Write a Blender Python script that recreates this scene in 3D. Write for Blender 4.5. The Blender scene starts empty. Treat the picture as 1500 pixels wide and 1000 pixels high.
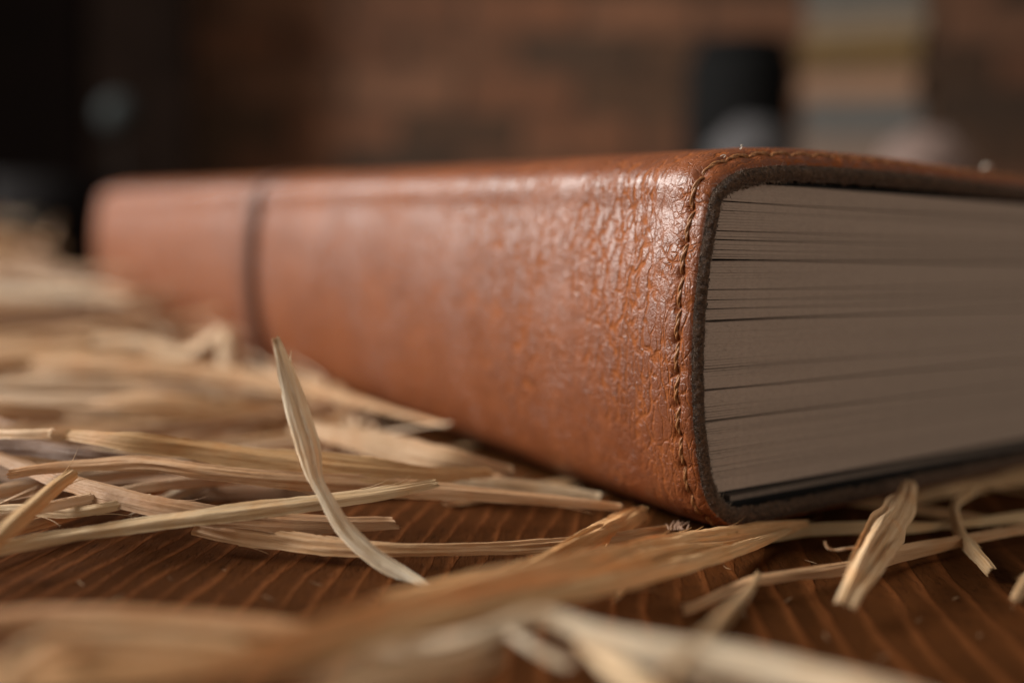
import bpy, math, random
import numpy as np
from mathutils import Vector, noise as mn

# ------------------------------------------------------------------ camera, world, lamps, exposure
MM = 0.001
FPX = 1453.0                       # focal length in photo pixels (1500 px wide)
ROLL, PITCH = math.radians(1.86), math.radians(6.51)
HC = 42.14                         # eye height over the table, mm
SC = bpy.context.scene
COL = SC.collection
rnd = random.Random(7)

F_ = np.array([0, math.cos(PITCH), -math.sin(PITCH)])
R0 = np.array([1.0, 0, 0]); U0 = np.array([0, math.sin(PITCH), math.cos(PITCH)])
R_ = R0*math.cos(ROLL) + U0*math.sin(ROLL)
U_ = -R0*math.sin(ROLL) + U0*math.cos(ROLL)
CAM = np.array([0, 0, HC])

camd = bpy.data.cameras.new('camera')
cam = bpy.data.objects.new('camera', camd); COL.objects.link(cam)
camd.sensor_width = 36; camd.lens = 36*FPX/1500
camd.clip_start = 0.01; camd.clip_end = 20
from mathutils import Matrix
m = Matrix(((R_[0], U_[0], -F_[0], 0), (R_[1], U_[1], -F_[1], 0), (R_[2], U_[2], -F_[2], HC*MM), (0, 0, 0, 1)))
cam.matrix_world = m
camd.dof.use_dof = True
camd.dof.focus_distance = 0.1275
camd.dof.aperture_fstop = 34.9/6.4
SC.camera = cam

SC.view_settings.view_transform = 'Standard'
SC.view_settings.look = 'None'
SC.view_settings.exposure = 0.0
SC.view_settings.gamma = 1.0
SC.cycles.max_bounces = 8
SC.cycles.use_denoising = True
SC.cycles.use_adaptive_sampling = False
SC.cycles.caustics_reflective = False; SC.cycles.caustics_refractive = False
SC.cycles.sample_clamp_indirect = 4

W = bpy.data.worlds.new('World'); SC.world = W; W.use_nodes = True
W.node_tree.nodes['Background'].inputs[0].default_value = (1.0, 0.86, 0.72, 1)
W.node_tree.nodes['Background'].inputs[1].default_value = 0.11

def area(name, loc, target, sx, sy, power, color, spread=180):
    l = bpy.data.lights.new(name, 'AREA'); l.shape = 'RECTANGLE'; l.size = sx; l.size_y = sy
    l.energy = power; l.color = color; l.spread = math.radians(spread)
    o = bpy.data.objects.new(name, l); COL.objects.link(o)
    o.location = loc
    d = Vector(target) - Vector(loc)
    o.rotation_euler = d.to_track_quat('-Z', 'Y').to_euler()
    return o
# tall window to the left of the table
area('window_light', (-1.15, 0.28, 0.66), (0, 0.14, 0.02), 1.00, 0.42, 36.0, (1.0, 0.955, 0.90))
# dim fill light added to brighten the middle of the brick wall
area('wall_fill', (0.08, 1.38, 0.72), (0.08, 1.9, 0.15), 0.3, 0.3, .36, (1.0, 0.72, 0.50), 110)
# soft fill light added at front right to lift the page edges
area('page_fill', (1.0, -1.1, 0.5), (0.05, 0.13, 0.02), 1.2, 0.8, 6.5, (1.0, 0.86, 0.73))

# ------------------------------------------------------------------ helpers
def ray(px, py):
    return F_ + R_*(px-750)/FPX + U_*(500-py)/FPX
def at(px, py, h=None, depth=None):
    q = ray(px, py)
    s = (h-HC)/q[2] if depth is None else depth
    return CAM + q*s
def tag(o, label=None, cat=None, group=None, kind=None):
    if label: o['label'] = label
    if cat: o['category'] = cat
    if group: o['group'] = group
    if kind: o['kind'] = kind
    return o
def empty(name, loc=(0, 0, 0)):
    o = bpy.data.objects.new(name, None); COL.objects.link(o); o.location = [c*MM for c in loc]
    o.empty_display_size = 0.01
    return o
def mesh(name, verts, faces, mats, parent=None, smooth=True, uv=None, midx=None, origin=None):
    """verts in mm (world); origin in mm becomes the object's location"""
    V = np.asarray(verts, dtype=float)
    o0 = np.zeros(3) if origin is None else np.asarray(origin, float)
    me = bpy.data.meshes.new(name)
    me.from_pydata(((V-o0)*MM).tolist(), [], faces if isinstance(faces, list) else faces.tolist())
    for m_ in (mats if isinstance(mats, (list, tuple)) else [mats]): me.materials.append(m_)
    if smooth: me.polygons.foreach_set('use_smooth', [True]*len(me.polygons))
    if midx is not None: me.polygons.foreach_set('material_index', midx)
    if uv is not None:
        l = me.uv_layers.new(name='UVMap')
        vi = np.empty(len(me.loops), dtype=np.int32); me.loops.foreach_get('vertex_index', vi)
        l.data.foreach_set('uv', np.asarray(uv, dtype=np.float32)[vi].ravel())
    me.update()
    o = bpy.data.objects.new(name, me); COL.objects.link(o)
    o.location = o0*MM
    if parent is not None:
        o.parent = parent
        o.location = Vector(o0*MM) - parent_world(parent)
    return o
def parent_world(p):
    v = Vector(p.location)
    while p.parent: p = p.parent; v += Vector(p.location)
    return v
def grid_faces(nu, nv, wrap=False, base=0):
    i = np.arange(nu-1)[:, None]; j = np.arange(nv if wrap else nv-1)[None, :]
    a = i*nv + j; b = i*nv + (j+1) % nv; c = (i+1)*nv + (j+1) % nv; d = (i+1)*nv + j
    return (np.stack([a, b, c, d], -1).reshape(-1, 4) + base)
def catmull(P, n, per=None):
    """P (k,d) control points -> n points evenly spread along the curve"""
    P = np.asarray(P, float); k = len(P)
    if k == 2: t = np.linspace(0, 1, n)[:, None]; return P[0]*(1-t)+P[1]*t
    E = np.vstack([2*P[0]-P[1], P, 2*P[-1]-P[-2]])
    out = []
    for i in range(k-1):
        p0, p1, p2, p3 = E[i:i+4]
        for t in np.linspace(0, 1, 24, endpoint=False):
            out.append(0.5*((2*p1)+(-p0+p2)*t+(2*p0-5*p1+4*p2-p3)*t*t+(-p0+3*p1-3*p2+p3)*t**3))
    out.append(P[-1]); out = np.array(out)
    d = 3 if per is None else per
    L = np.r_[0, np.cumsum(np.linalg.norm(np.diff(out[:, :d], axis=0), axis=1))]
    s = np.linspace(0, L[-1], n)
    return np.stack([np.interp(s, L, out[:, j]) for j in range(out.shape[1])], 1)
def sn(x, y, z, sc=1.0, oct_=1):
    v = 0; a = 1
    for _ in range(oct_):
        v += a*mn.noise(Vector((x*sc, y*sc, z*sc))); a *= .5; sc *= 2.1
    return v

# ------------------------------------------------------------------ material graph helper
class G:
    def __init__(s, name):
        s.m = bpy.data.materials.new(name); s.m.use_nodes = True
        s.t = s.m.node_tree; s.t.nodes.clear()
        s.out = s.t.nodes.new('ShaderNodeOutputMaterial')
    def n(s, typ, ins=None, **kw):
        nd = s.t.nodes.new('ShaderNode'+typ)
        for k, v in kw.items(): setattr(nd, k, v)
        for k, v in (ins or {}).items():
            if hasattr(v, 'is_output') or isinstance(v, bpy.types.NodeSocket): s.t.links.new(v, nd.inputs[k])
            else: nd.inputs[k].default_value = v
        return nd
    def math(s, op, a, b=None, clamp=False, c=None):
        nd = s.n('Math', operation=op, use_clamp=clamp)
        for i, v in enumerate((a, b, c)):
            if v is None: continue
            if isinstance(v, bpy.types.NodeSocket): s.t.links.new(v, nd.inputs[i])
            else: nd.inputs[i].default_value = v
        return nd.outputs[0]
    def mapr(s, v, a, b, c=0.0, d=1.0, smooth=False):
        nd = s.n('MapRange', {0: v, 1: a, 2: b, 3: c, 4: d})
        if smooth: nd.interpolation_type = 'SMOOTHSTEP'
        return nd.outputs[0]
    def mix(s, f, a, b, mode='MIX'):
        nd = s.n('Mix', data_type='RGBA', blend_type=mode)
        for k, v in ((0, f), (6, a), (7, b)):
            if isinstance(v, bpy.types.NodeSocket): s.t.links.new(v, nd.inputs[k])
            else: nd.inputs[k].default_value = (v if k == 0 else (tuple(v)+(1,) if len(v) == 3 else v))
        return nd.outputs[2]
    def noise(s, vec, scale, detail=3, rough=.55, dist=0):
        return s.n('TexNoise', {'Vector': vec, 'Scale': scale, 'Detail': detail, 'Roughness': rough, 'Distortion': dist}).outputs[0]
    def noisec(s, vec, scale, detail=2):
        return s.n('TexNoise', {'Vector': vec, 'Scale': scale, 'Detail': detail}).outputs[1]
    def scale(s, vec, v3):
        return s.n('VectorMath', {0: vec, 1: v3}, operation='MULTIPLY').outputs[0]
    def add(s, a, b):
        return s.n('VectorMath', {0: a, 1: b}, operation='ADD').outputs[0]
    def warp(s, vec, scale, amt):
        c = s.n('VectorMath', {0: s.noisec(vec, scale), 1: (.5, .5, .5)}, operation='SUBTRACT').outputs[0]
        c = s.n('VectorMath', {0: c, 'Scale': amt}, operation='SCALE').outputs[0]
        return s.add(vec, c)
    def vor(s, vec, scale, feature='DISTANCE_TO_EDGE', out=0):
        return s.n('TexVoronoi', {'Vector': vec, 'Scale': scale}, feature=feature).outputs[out]
    def bump(s, h, dist, strength=1.0, normal=None):
        i = {'Height': h, 'Distance': dist, 'Strength': strength}
        if normal is not None: i['Normal'] = normal
        return s.n('Bump', i).outputs[0]
    def bsdf(s, **ins):
        nd = s.n('BsdfPrincipled', {k.replace('_', ' '): v for k, v in ins.items()})
        return nd
    def finish(s, sh):
        s.t.links.new(sh.outputs[0] if hasattr(sh, 'outputs') else sh, s.out.inputs[0]); return s.m

# ---- leather
def mat_leather():
    g = G('brown_leather')
    uv = g.n('UVMap').outputs[0]                      # (s, t) in mm
    wv = g.warp(uv, .35, 1.6); wv2 = g.warp(wv, 1.6, .38)
    sep = g.n('SeparateXYZ', {0: uv}); S, T = sep.outputs[0], sep.outputs[1]
    # long soft creases that run round the spine
    ls = g.scale(g.warp(g.warp(uv, .10, 5.0), .5, .9), (.13, 1, 1))
    e_long = g.vor(ls, .42)
    c_long = g.mapr(e_long, 0, .075, 1, 0, True)
    ls2 = g.scale(g.warp(g.warp(g.add(uv, (13., 5., 3.)), .16, 3.0), .9, .6), (.3, 1, 1))
    c_long2 = g.mapr(g.vor(ls2, .62), 0, .09, 1, 0, True)
    mask_l = g.mapr(g.noise(g.scale(uv, (.5, 1, 1)), .06, 2), .34, .52, 0, 1, True)
    # pebble grain
    e1 = g.vor(wv2, .47); c1 = g.mapr(e1, 0, .10, 1, 0, True)
    e2 = g.vor(g.add(wv2, (7., 3., 0.)), 1.05); c2 = g.mapr(e2, 0, .13, 1, 0, True)
    fine = g.noise(g.warp(uv, 2.2, .35), 4.2, 4, .65)
    pore = g.vor(uv, 3.4, 'F1')
    mask_p = g.math('MULTIPLY', g.mapr(g.noise(g.add(uv, (40., 0., 0.)), .11, 3), .38, .62, .22, 1, True), g.mapr(mask_l, 0, 1, 1, .45))
    crease = g.math('MAXIMUM', g.math('MULTIPLY', g.math('MAXIMUM', c_long, g.math('MULTIPLY', c_long2, .8)), mask_l),
                    g.math('MULTIPLY', g.math('MAXIMUM', c1, g.math('MULTIPLY', c2, .75)), mask_p), clamp=True)
    crease = g.math('MULTIPLY', crease, g.mapr(g.noise(uv, .9, 3), .30, .62, .25, 1, True))
    h = g.math('MULTIPLY', crease, -1.25)
    h = g.math('ADD', h, g.math('MULTIPLY', fine, .38))
    h = g.math('ADD', h, g.math('MULTIPLY', g.mapr(pore, 0, .5, 0, 1), .12))
    h = g.math('ADD', h, g.math('MULTIPLY', g.noise(uv, .36, 1), .40))
    nor = g.bump(h, .00017, .9)
    big = g.noise(g.warp(uv, .05, 12), .055, 4, .6)
    mid = g.noise(g.warp(uv, .3, 2), .45, 5, .65)
    col = g.mix(g.mapr(big, .32, .68), (.160, .039, .0100), (.262, .070, .0160))
    col = g.mix(g.math('MULTIPLY', g.mapr(mid, .38, .68), .6), col, (.120, .034, .013))
    col = g.mix(g.math('MULTIPLY', crease, .75), col, (.37, .115, .032))
    col = g.mix(g.math('MULTIPLY', g.mapr(fine, .52, .70), .35), col, (.28, .088, .028))
    ro = g.math('ADD', .33, g.math('MULTIPLY', crease, .25))
    ro = g.math('ADD', ro, g.math('MULTIPLY', mid, .12))
    spl = g.mapr(crease, 0, .7, .85, .12)
    b = g.bsdf(Base_Color=col, Roughness=ro, Normal=nor, Specular_IOR_Level=spl)
    g.t.links.new(g.mapr(crease, 0, .6, .26, 0), b.inputs['Coat Weight'])
    b.inputs['Coat Roughness'].default_value = .42
    g.t.links.new(nor, b.inputs['Coat Normal'])
    return g.finish(b)

def mat_suede():
    g = G('cut_leather_edge')
    oc = g.n('TexCoord').outputs['Object']; v = g.scale(oc, (1000, 1000, 1000))
    n1 = g.noise(v, 1.6, 5, .7); n2 = g.noise(g.warp(v, 2., .5), 3.4, 4, .75)
    col = g.mix(g.mapr(n1, .35, .68), (.036, .019, .011), (.230, .130, .074))
    col = g.mix(g.math('MULTIPLY', g.mapr(n2, .56, .68), .85), col, (.34, .245, .175))
    nor = g.bump(g.math('ADD', n1, g.math('MULTIPLY', n2, .6)), .0008, 1.0)
    return g.finish(g.bsdf(Base_Color=col, Roughness=g.mapr(n2, .3, .7, .75, .36), Normal=nor))

def mat_simple(name, col, rough, nscale=None, amt=.35, bump=0.0, metallic=0, coords='Object', spec=.5, k=1000):
    g = G(name)
    if nscale:
        v = g.scale(g.n('TexCoord').outputs[coords], (k, k, k))
        n = g.noise(v, nscale, 4, .6)
        c = g.mix(g.mapr(n, .3, .7), tuple(x*(1-amt) for x in col), tuple(min(1, x*(1+amt)) for x in col))
        kw = dict(Base_Color=c, Roughness=g.mapr(n, .3, .7, rough*.85, min(1, rough*1.15)))
        if bump: kw['Normal'] = g.bump(n, bump)
        b = g.bsdf(**kw)
    else:
        b = g.bsdf(Base_Color=tuple(col)+(1,), Roughness=rough)
    b.inputs['Metallic'].default_value = metallic
    b.inputs['Specular IOR Level'].default_value = spec
    return g.finish(b)

def mat_paper():
    g = G('page_edge_paper')
    v = g.scale(g.n('TexCoord').outputs['Object'], (1000, 1000, 1000))
    n0 = g.noise(g.scale(v, (.9, .9, 3.0)), 1.4, 4, .6)
    n1 = g.noise(g.scale(v, (.5, .5, 9.0)), 1.2, 4, .7)
    sp = g.noise(g.scale(v, (1, 1, 2.2)), 2.6, 2, .5)
    col = g.mix(g.mapr(n0, .3, .7), (.36, .28, .225), (.455, .355, .285))
    col = g.mix(g.math('MULTIPLY', g.mapr(n1, .58, .74), .30), col, (.20, .15, .11))
    col = g.mix(g.math('MULTIPLY', g.mapr(sp, .62, .72), .50), col, (.12, .09, .07))
    col = g.mix(g.math('MULTIPLY', g.mapr(n1, .40, .30), .3), col, (.52, .41, .33))
    return g.finish(g.bsdf(Base_Color=col, Roughness=.72, Normal=g.bump(n1, .00006)))

def mat_straw():
    g = G('dry_straw')
    uv = g.n('UVMap').outputs[0]                       # (along, across) in mm
    oi = g.n('ObjectInfo'); rn = oi.outputs['Random']; oc = oi.outputs['Color']
    off = g.n('CombineXYZ', {0: g.math('MULTIPLY', rn, 300.), 1: g.math('MULTIPLY', rn, 91.), 2: 0.}).outputs[0]
    p = g.add(uv, off)
    f1 = g.noise(g.scale(p, (.10, 2.6, 1)), 1.0, 4, .6)
    f2 = g.noise(g.scale(p, (.25, 9., 1)), 1.0, 2, .6)
    bl = g.noise(p, .16, 3, .6)
    sp = g.noise(g.scale(p, (.8, 1.4, 1)), 1.1, 3, .6)
    col = g.mix(g.mapr(f1, .34, .66), g.mix(1, oc, (.84, .73, .60), 'MULTIPLY'), oc)
    col = g.mix(g.math('MULTIPLY', g.mapr(f2, .52, .68), .25), col, g.mix(1, oc, (.60, .48, .36), 'MULTIPLY'))
    col = g.mix(g.math('MULTIPLY', g.mapr(bl, .50, .70), .50), col, g.mix(1, oc, (.92, .66, .42), 'MULTIPLY'))
    col = g.mix(g.math('MULTIPLY', g.mapr(sp, .66, .76), .35), col, g.mix(1, oc, (.5, .36, .25), 'MULTIPLY'))
    h = g.math('ADD', f1, g.math('MULTIPLY', f2, .35))
    h = g.math('ADD', h, g.math('MULTIPLY', sp, .4))
    nor = g.bump(h, .00028, .8)
    b = g.bsdf(Base_Color=col, Roughness=g.mapr(f1, .3, .7, .50, .66), Normal=nor, Specular_IOR_Level=.35)
    tr = g.n('BsdfTranslucent', {'Color': g.mix(1, col, (1, .82, .60), 'MULTIPLY'), 'Normal': nor})
    mx = g.n('MixShader', {0: .24, 1: b.outputs[0], 2: tr.outputs[0]})
    return g.finish(mx)

def mat_wood():
    g = G('stained_wood')
    v = g.scale(g.n('TexCoord').outputs['Object'], (1000, 1000, 1000))     # mm, grain along y
    sep = g.n('SeparateXYZ', {0: v}); X, Y = sep.outputs[0], sep.outputs[1]
    lowv = g.scale(v, (.010, .004, 1))
    warp = g.math('MULTIPLY', g.math('SUBTRACT', g.noise(lowv, 1.0, 2, .5), .5), 16.0)
    warp2 = g.math('MULTIPLY', g.math('SUBTRACT', g.noise(g.scale(v, (.16, .045, 1)), 1.0, 3, .5), .5), 3.4)
    bow = g.math('MULTIPLY', g.math('POWER', g.math('MULTIPLY', g.math('SUBTRACT', Y, 100.), .055), 2.0), .55)
    c = g.math('ADD', g.math('ADD', X, warp), g.math('ADD', warp2, g.math('MULTIPLY', Y, -.08)))
    c = g.math('SUBTRACT', c, bow)
    c = g.math('SUBTRACT', c, g.math('MULTIPLY', g.math('MULTIPLY', c, c), .0028))
    ph = g.math('FRACT', g.math('MULTIPLY', c, 1/3.7))
    rise = g.mapr(ph, .30, .80, 0, 1, True); fall = g.mapr(ph, .86, .90, 1, 0, True)
    late = g.math('MULTIPLY', g.math('POWER', rise, 3.0), fall)
    brk = g.mapr(g.noise(g.scale(v, (.3, .035, 1)), 1.0, 3, .6), .34, .58, .15, 1, True)
    late = g.math('MULTIPLY', late, brk)
    fib = g.noise(g.scale(v, (3.2, .16, 1)), 1.0, 4, .65)
    pit = g.noise(g.scale(v, (1.3, .5, 1)), 1.0, 5, .7)
    blot = g.noise(v, .045, 4, .6)
    base = g.mix(g.mapr(blot, .35, .65), (.050, .0170, .0044), (.080, .0265, .0072))
    base = g.mix(g.math('MULTIPLY', g.mapr(fib, .45, .7), .5), base, (.064, .024, .009))
    base = g.mix(g.math('MULTIPLY', g.mapr(pit, .56, .72), .55), base, (.014, .006, .0035))
    col = g.mix(g.math('MULTIPLY', late, .48), base, (.200, .066, .020))
    speck = g.noise(v, 1.9, 2, .5)
    col = g.mix(g.math('MULTIPLY', g.mapr(speck, .74, .80), .55), col, (.25, .17, .12))
    h = g.math('ADD', g.math('MULTIPLY', late, .9), g.math('MULTIPLY', fib, .5))
    h = g.math('SUBTRACT', h, g.math('MULTIPLY', g.mapr(pit, .5, .75), .8))
    nor = g.bump(h, .00022, .9)
    b = g.bsdf(Base_Color=col, Roughness=g.mapr(pit, .3, .7, .55, .8), Normal=nor, Specular_IOR_Level=.025)
    return g.finish(b)

def mat_brick():
    g = G('old_brick')
    oi = g.n('ObjectInfo'); v = g.scale(g.n('TexCoord').outputs['Object'], (1000, 1000, 1000))
    n = g.noise(g.add(v, g.n('CombineXYZ', {0: g.math('MULTIPLY', oi.outputs['Random'], 900.)}).outputs[0]), .02, 5, .6)
    col = g.mix(g.mapr(n, .35, .65), g.mix(1, oi.outputs['Color'], (.6, .6, .62), 'MULTIPLY'), oi.outputs['Color'])
    return g.finish(g.bsdf(Base_Color=col, Roughness=.85, Normal=g.bump(n, .003)))

M_LEATHER, M_SUEDE, M_PAPER, M_STRAW, M_WOOD, M_BRICK = mat_leather(), mat_suede(), mat_paper(), mat_straw(), mat_wood(), mat_brick()
M_INNER = mat_simple('dark_lining', (.012, .009, .008), .9, .8, .4)
M_BLACK = mat_simple('black_endpaper', (.006, .005, .005), .7, 1.5, .4)
M_THREAD = mat_simple('waxed_brown_thread', (.34, .150, .056), .45, 3.0, .5, .00008)
M_BAND = mat_simple('dark_brown_band', (.150, .050, .022), .6, .9, .3, .0001)
M_FUZZ = mat_simple('leather_fuzz', (.30, .235, .18), .6, 1.0, .5)
M_LINT = mat_simple('pale_lint', (.75, .68, .58), .7)
M_PINK = mat_simple('torn_pinkish_fibre', (.33, .20, .13), .85, 1.5, .3)

# ------------------------------------------------------------------ the setting: brick wall behind
WY = 1900.0
def brick_wall():
    root = empty('brick_wall', (200, WY, 0)); tag(root, kind='structure')
    V = [(-1300, WY+9, -400), (1900, WY+9, -400), (1900, WY+9, 900), (-1300, WY+9, 900), (-1300, WY+60, -400), (1900, WY+60, -400), (1900, WY+60, 900), (-1300, WY+60, 900)]
    Fc = [(0, 1, 2, 3), (5, 4, 7, 6), (0, 4, 5, 1), (3, 2, 6, 7), (0, 3, 7, 4), (1, 5, 6, 2)]
    mesh('mortar', V, Fc, mat_simple('dark_mortar', (.085, .06, .045), .95, .01, .3), root, smooth=False, origin=(200, WY, 0))
    L, H, D, B = 210, 64, 60, 4
    def brick_mesh(i):
        r = random.Random(i)
        x, z, y = L/2, H/2, 30
        j = lambda a: a + r.uniform(-2.2, 2.2)
        v = [(j(-x), 0+B, j(-z)), (j(x), B, j(-z)), (j(x), B, j(z)), (j(-x), B, j(z)),
             (-x+B, r.uniform(-3, 0), -z+B), (x-B, r.uniform(-3, 0), -z+B), (x-B, r.uniform(-3, 0), z-B), (-x+B, r.uniform(-3, 0), z-B),
             (-x, D-20, -z), (x, D-20, -z), (x, D-20, z), (-x, D-20, z)]
        f = [(4, 5, 6, 7), (0, 1, 5, 4), (1, 2, 6, 5), (2, 3, 7, 6), (3, 0, 4, 7), (8, 9, 1, 0), (9, 10, 2, 1), (10, 11, 3, 2), (11, 8, 0, 3)]
        me = bpy.data.meshes.new('brick'); me.from_pydata([(a*MM, b*MM, c*MM) for a, b, c in v], [], f); me.materials.append(M_BRICK)
        return me
    ms = [brick_mesh(i) for i in range(6)]
    pal = [(.235, .100, .050), (.195, .088, .045), (.265, .112, .056), (.155, .080, .043), (.24, .115, .054), (.12, .062, .033), (.085, .048, .028), (.28, .13, .070)]
    dark = {(740, 110), (620, 195), (860, 60), (420, 90), (1040, 20)}
    for row in range(-1, 8):
        for k in range(-5, 9):
            x = k*222 + (111 if row % 2 else 0); z = row*76 - 10
            o = bpy.data.objects.new('brick', rnd.choice(ms)); COL.objects.link(o)
            o.parent = root; o.location = ((x-200)*MM, 0, z*MM)
            c = rnd.choice(pal); u = rnd.uniform(.82, 1.15); o.color = (c[0]*u, c[1]*u, c[2]*u, 1)
brick_wall()

# ------------------------------------------------------------------ the table
def wooden_table():
    root = empty('wooden_table', (0, 0, 0))
    tag(root, 'dark stained wooden table top with orange grain lines under the straw', 'table')
    x0, x1, y0, y1 = -900, 1100, -150, 1150
    n = 40
    xs = np.linspace(x0, x1, n); ys = np.linspace(y0, y1, n)
    V = [(x, y, 0.0) for x in xs for y in ys]
    F = grid_faces(n, n)[:, ::-1].tolist()
    b = len(V)
    V += [(x0, y0, 0), (x1, y0, 0), (x1, y1, 0), (x0, y1, 0), (x0, y0, -35), (x1, y0, -35), (x1, y1, -35), (x0, y1, -35)]
    F += [(b, b+4, b+5, b+1), (b+1, b+5, b+6, b+2), (b+2, b+6, b+7, b+3), (b+3, b+7, b+4, b), (b+4, b+7, b+6, b+5)]
    mesh('table_top', V, F, M_WOOD, root, smooth=False, origin=(0, 0, 0))
wooden_table()

# ------------------------------------------------------------------ the book
C0 = np.array([29.245, 129.859, 0.0])
UD = np.array([-0.574297, 0.818647, 0.0]); WD = np.array([0.818647, 0.574297, 0.0]); ZD = np.array([0, 0, 1.0])
LEN = 328.0
PROF = [(205, 51.6), (150, 51.8), (100, 51.9), (68.5, 52.0), (38.9, 52.4), (24, 52.4), (14.9, 52.2), (6, 51.7), (-0.9, 50.6), (-4.3, 49.0), (-6.0, 47.2), (-6.9, 43.0),
        (-7.6, 38.5), (-7.9, 33.8), (-8.0, 29.5), (-7.8, 25.1), (-7.3, 20.0), (-6.5, 15.5), (-5.3, 10.8), (-3.6, 6.9), (-1.1, 4.5), (2.0, 3.1), (9.7, 2.6),
        (31.4, 2.6), (63.2, 2.7), (110, 2.8), (205, 3.0)]
prof = catmull(PROF, 2400, per=2)
ps = np.r_[0, np.cumsum(np.linalg.norm(np.diff(prof, axis=0), axis=1))]
tg = np.gradient(prof, axis=0); tg /= np.linalg.norm(tg, axis=1)[:, None]
pn = np.stack([tg[:, 1], -tg[:, 0]], 1)        # outward normal
if pn[1200][0] > 0: pn = -pn
for _ in range(60): pn[1:-1] = (pn[:-2]+pn[1:-1]*2+pn[2:])/4
pn /= np.linalg.norm(pn, axis=1)[:, None]
def P_at(s):
    return np.stack([np.interp(s, ps, prof[:, 0]), np.interp(s, ps, prof[:, 1])], -1), np.stack([np.interp(s, ps, pn[:, 0]), np.interp(s, ps, pn[:, 1])], -1)
def bw(a, z, t):
    a, z, t = np.broadcast_arrays(np.asarray(a, float), np.asarray(z, float), np.asarray(t, float))
    return C0 + a[..., None]*WD + z[..., None]*ZD + t[..., None]*UD
S_CORNER = float(ps[np.argmin(np.abs(prof[:, 0]+0.9) + 100*(prof[:, 1] < 30))])
S_BOT = float(ps[np.argmin(np.abs(prof[:, 0]-2.0) + 100*(prof[:, 1] > 30))])
TS = 2.05            # stitch line, mm from the cut edge
PITCHS = 4.2
S_MAX = float(ps[-1])
def roll_off(t, nz):
    """outer surface offset near the cut edge; the top margin rolls down more"""
    top = np.clip((nz-.2)/.6, 0, 1)
    depth = .9 + 1.5*top
    r = np.clip(t/7.0, 0, 1)
    return depth*(1-(1-r)**2.6)
def surf_off(s, t, nz):
    hole = .5+.5*np.cos(2*math.pi*(s-S_CORNER)/PITCHS)
    g = -(.16+.34*hole**3)*np.exp(-((t-TS)/(.40+.20*hole))**2)
    pucker = .10*np.exp(-((t-TS)/2.0)**2)*(1-hole)
    return roll_off(t, nz) + g + pucker

book = empty('leather_book', C0.tolist())
tag(book, 'thick book lying on the straw in a stitched brown leather cover', 'book')

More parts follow.
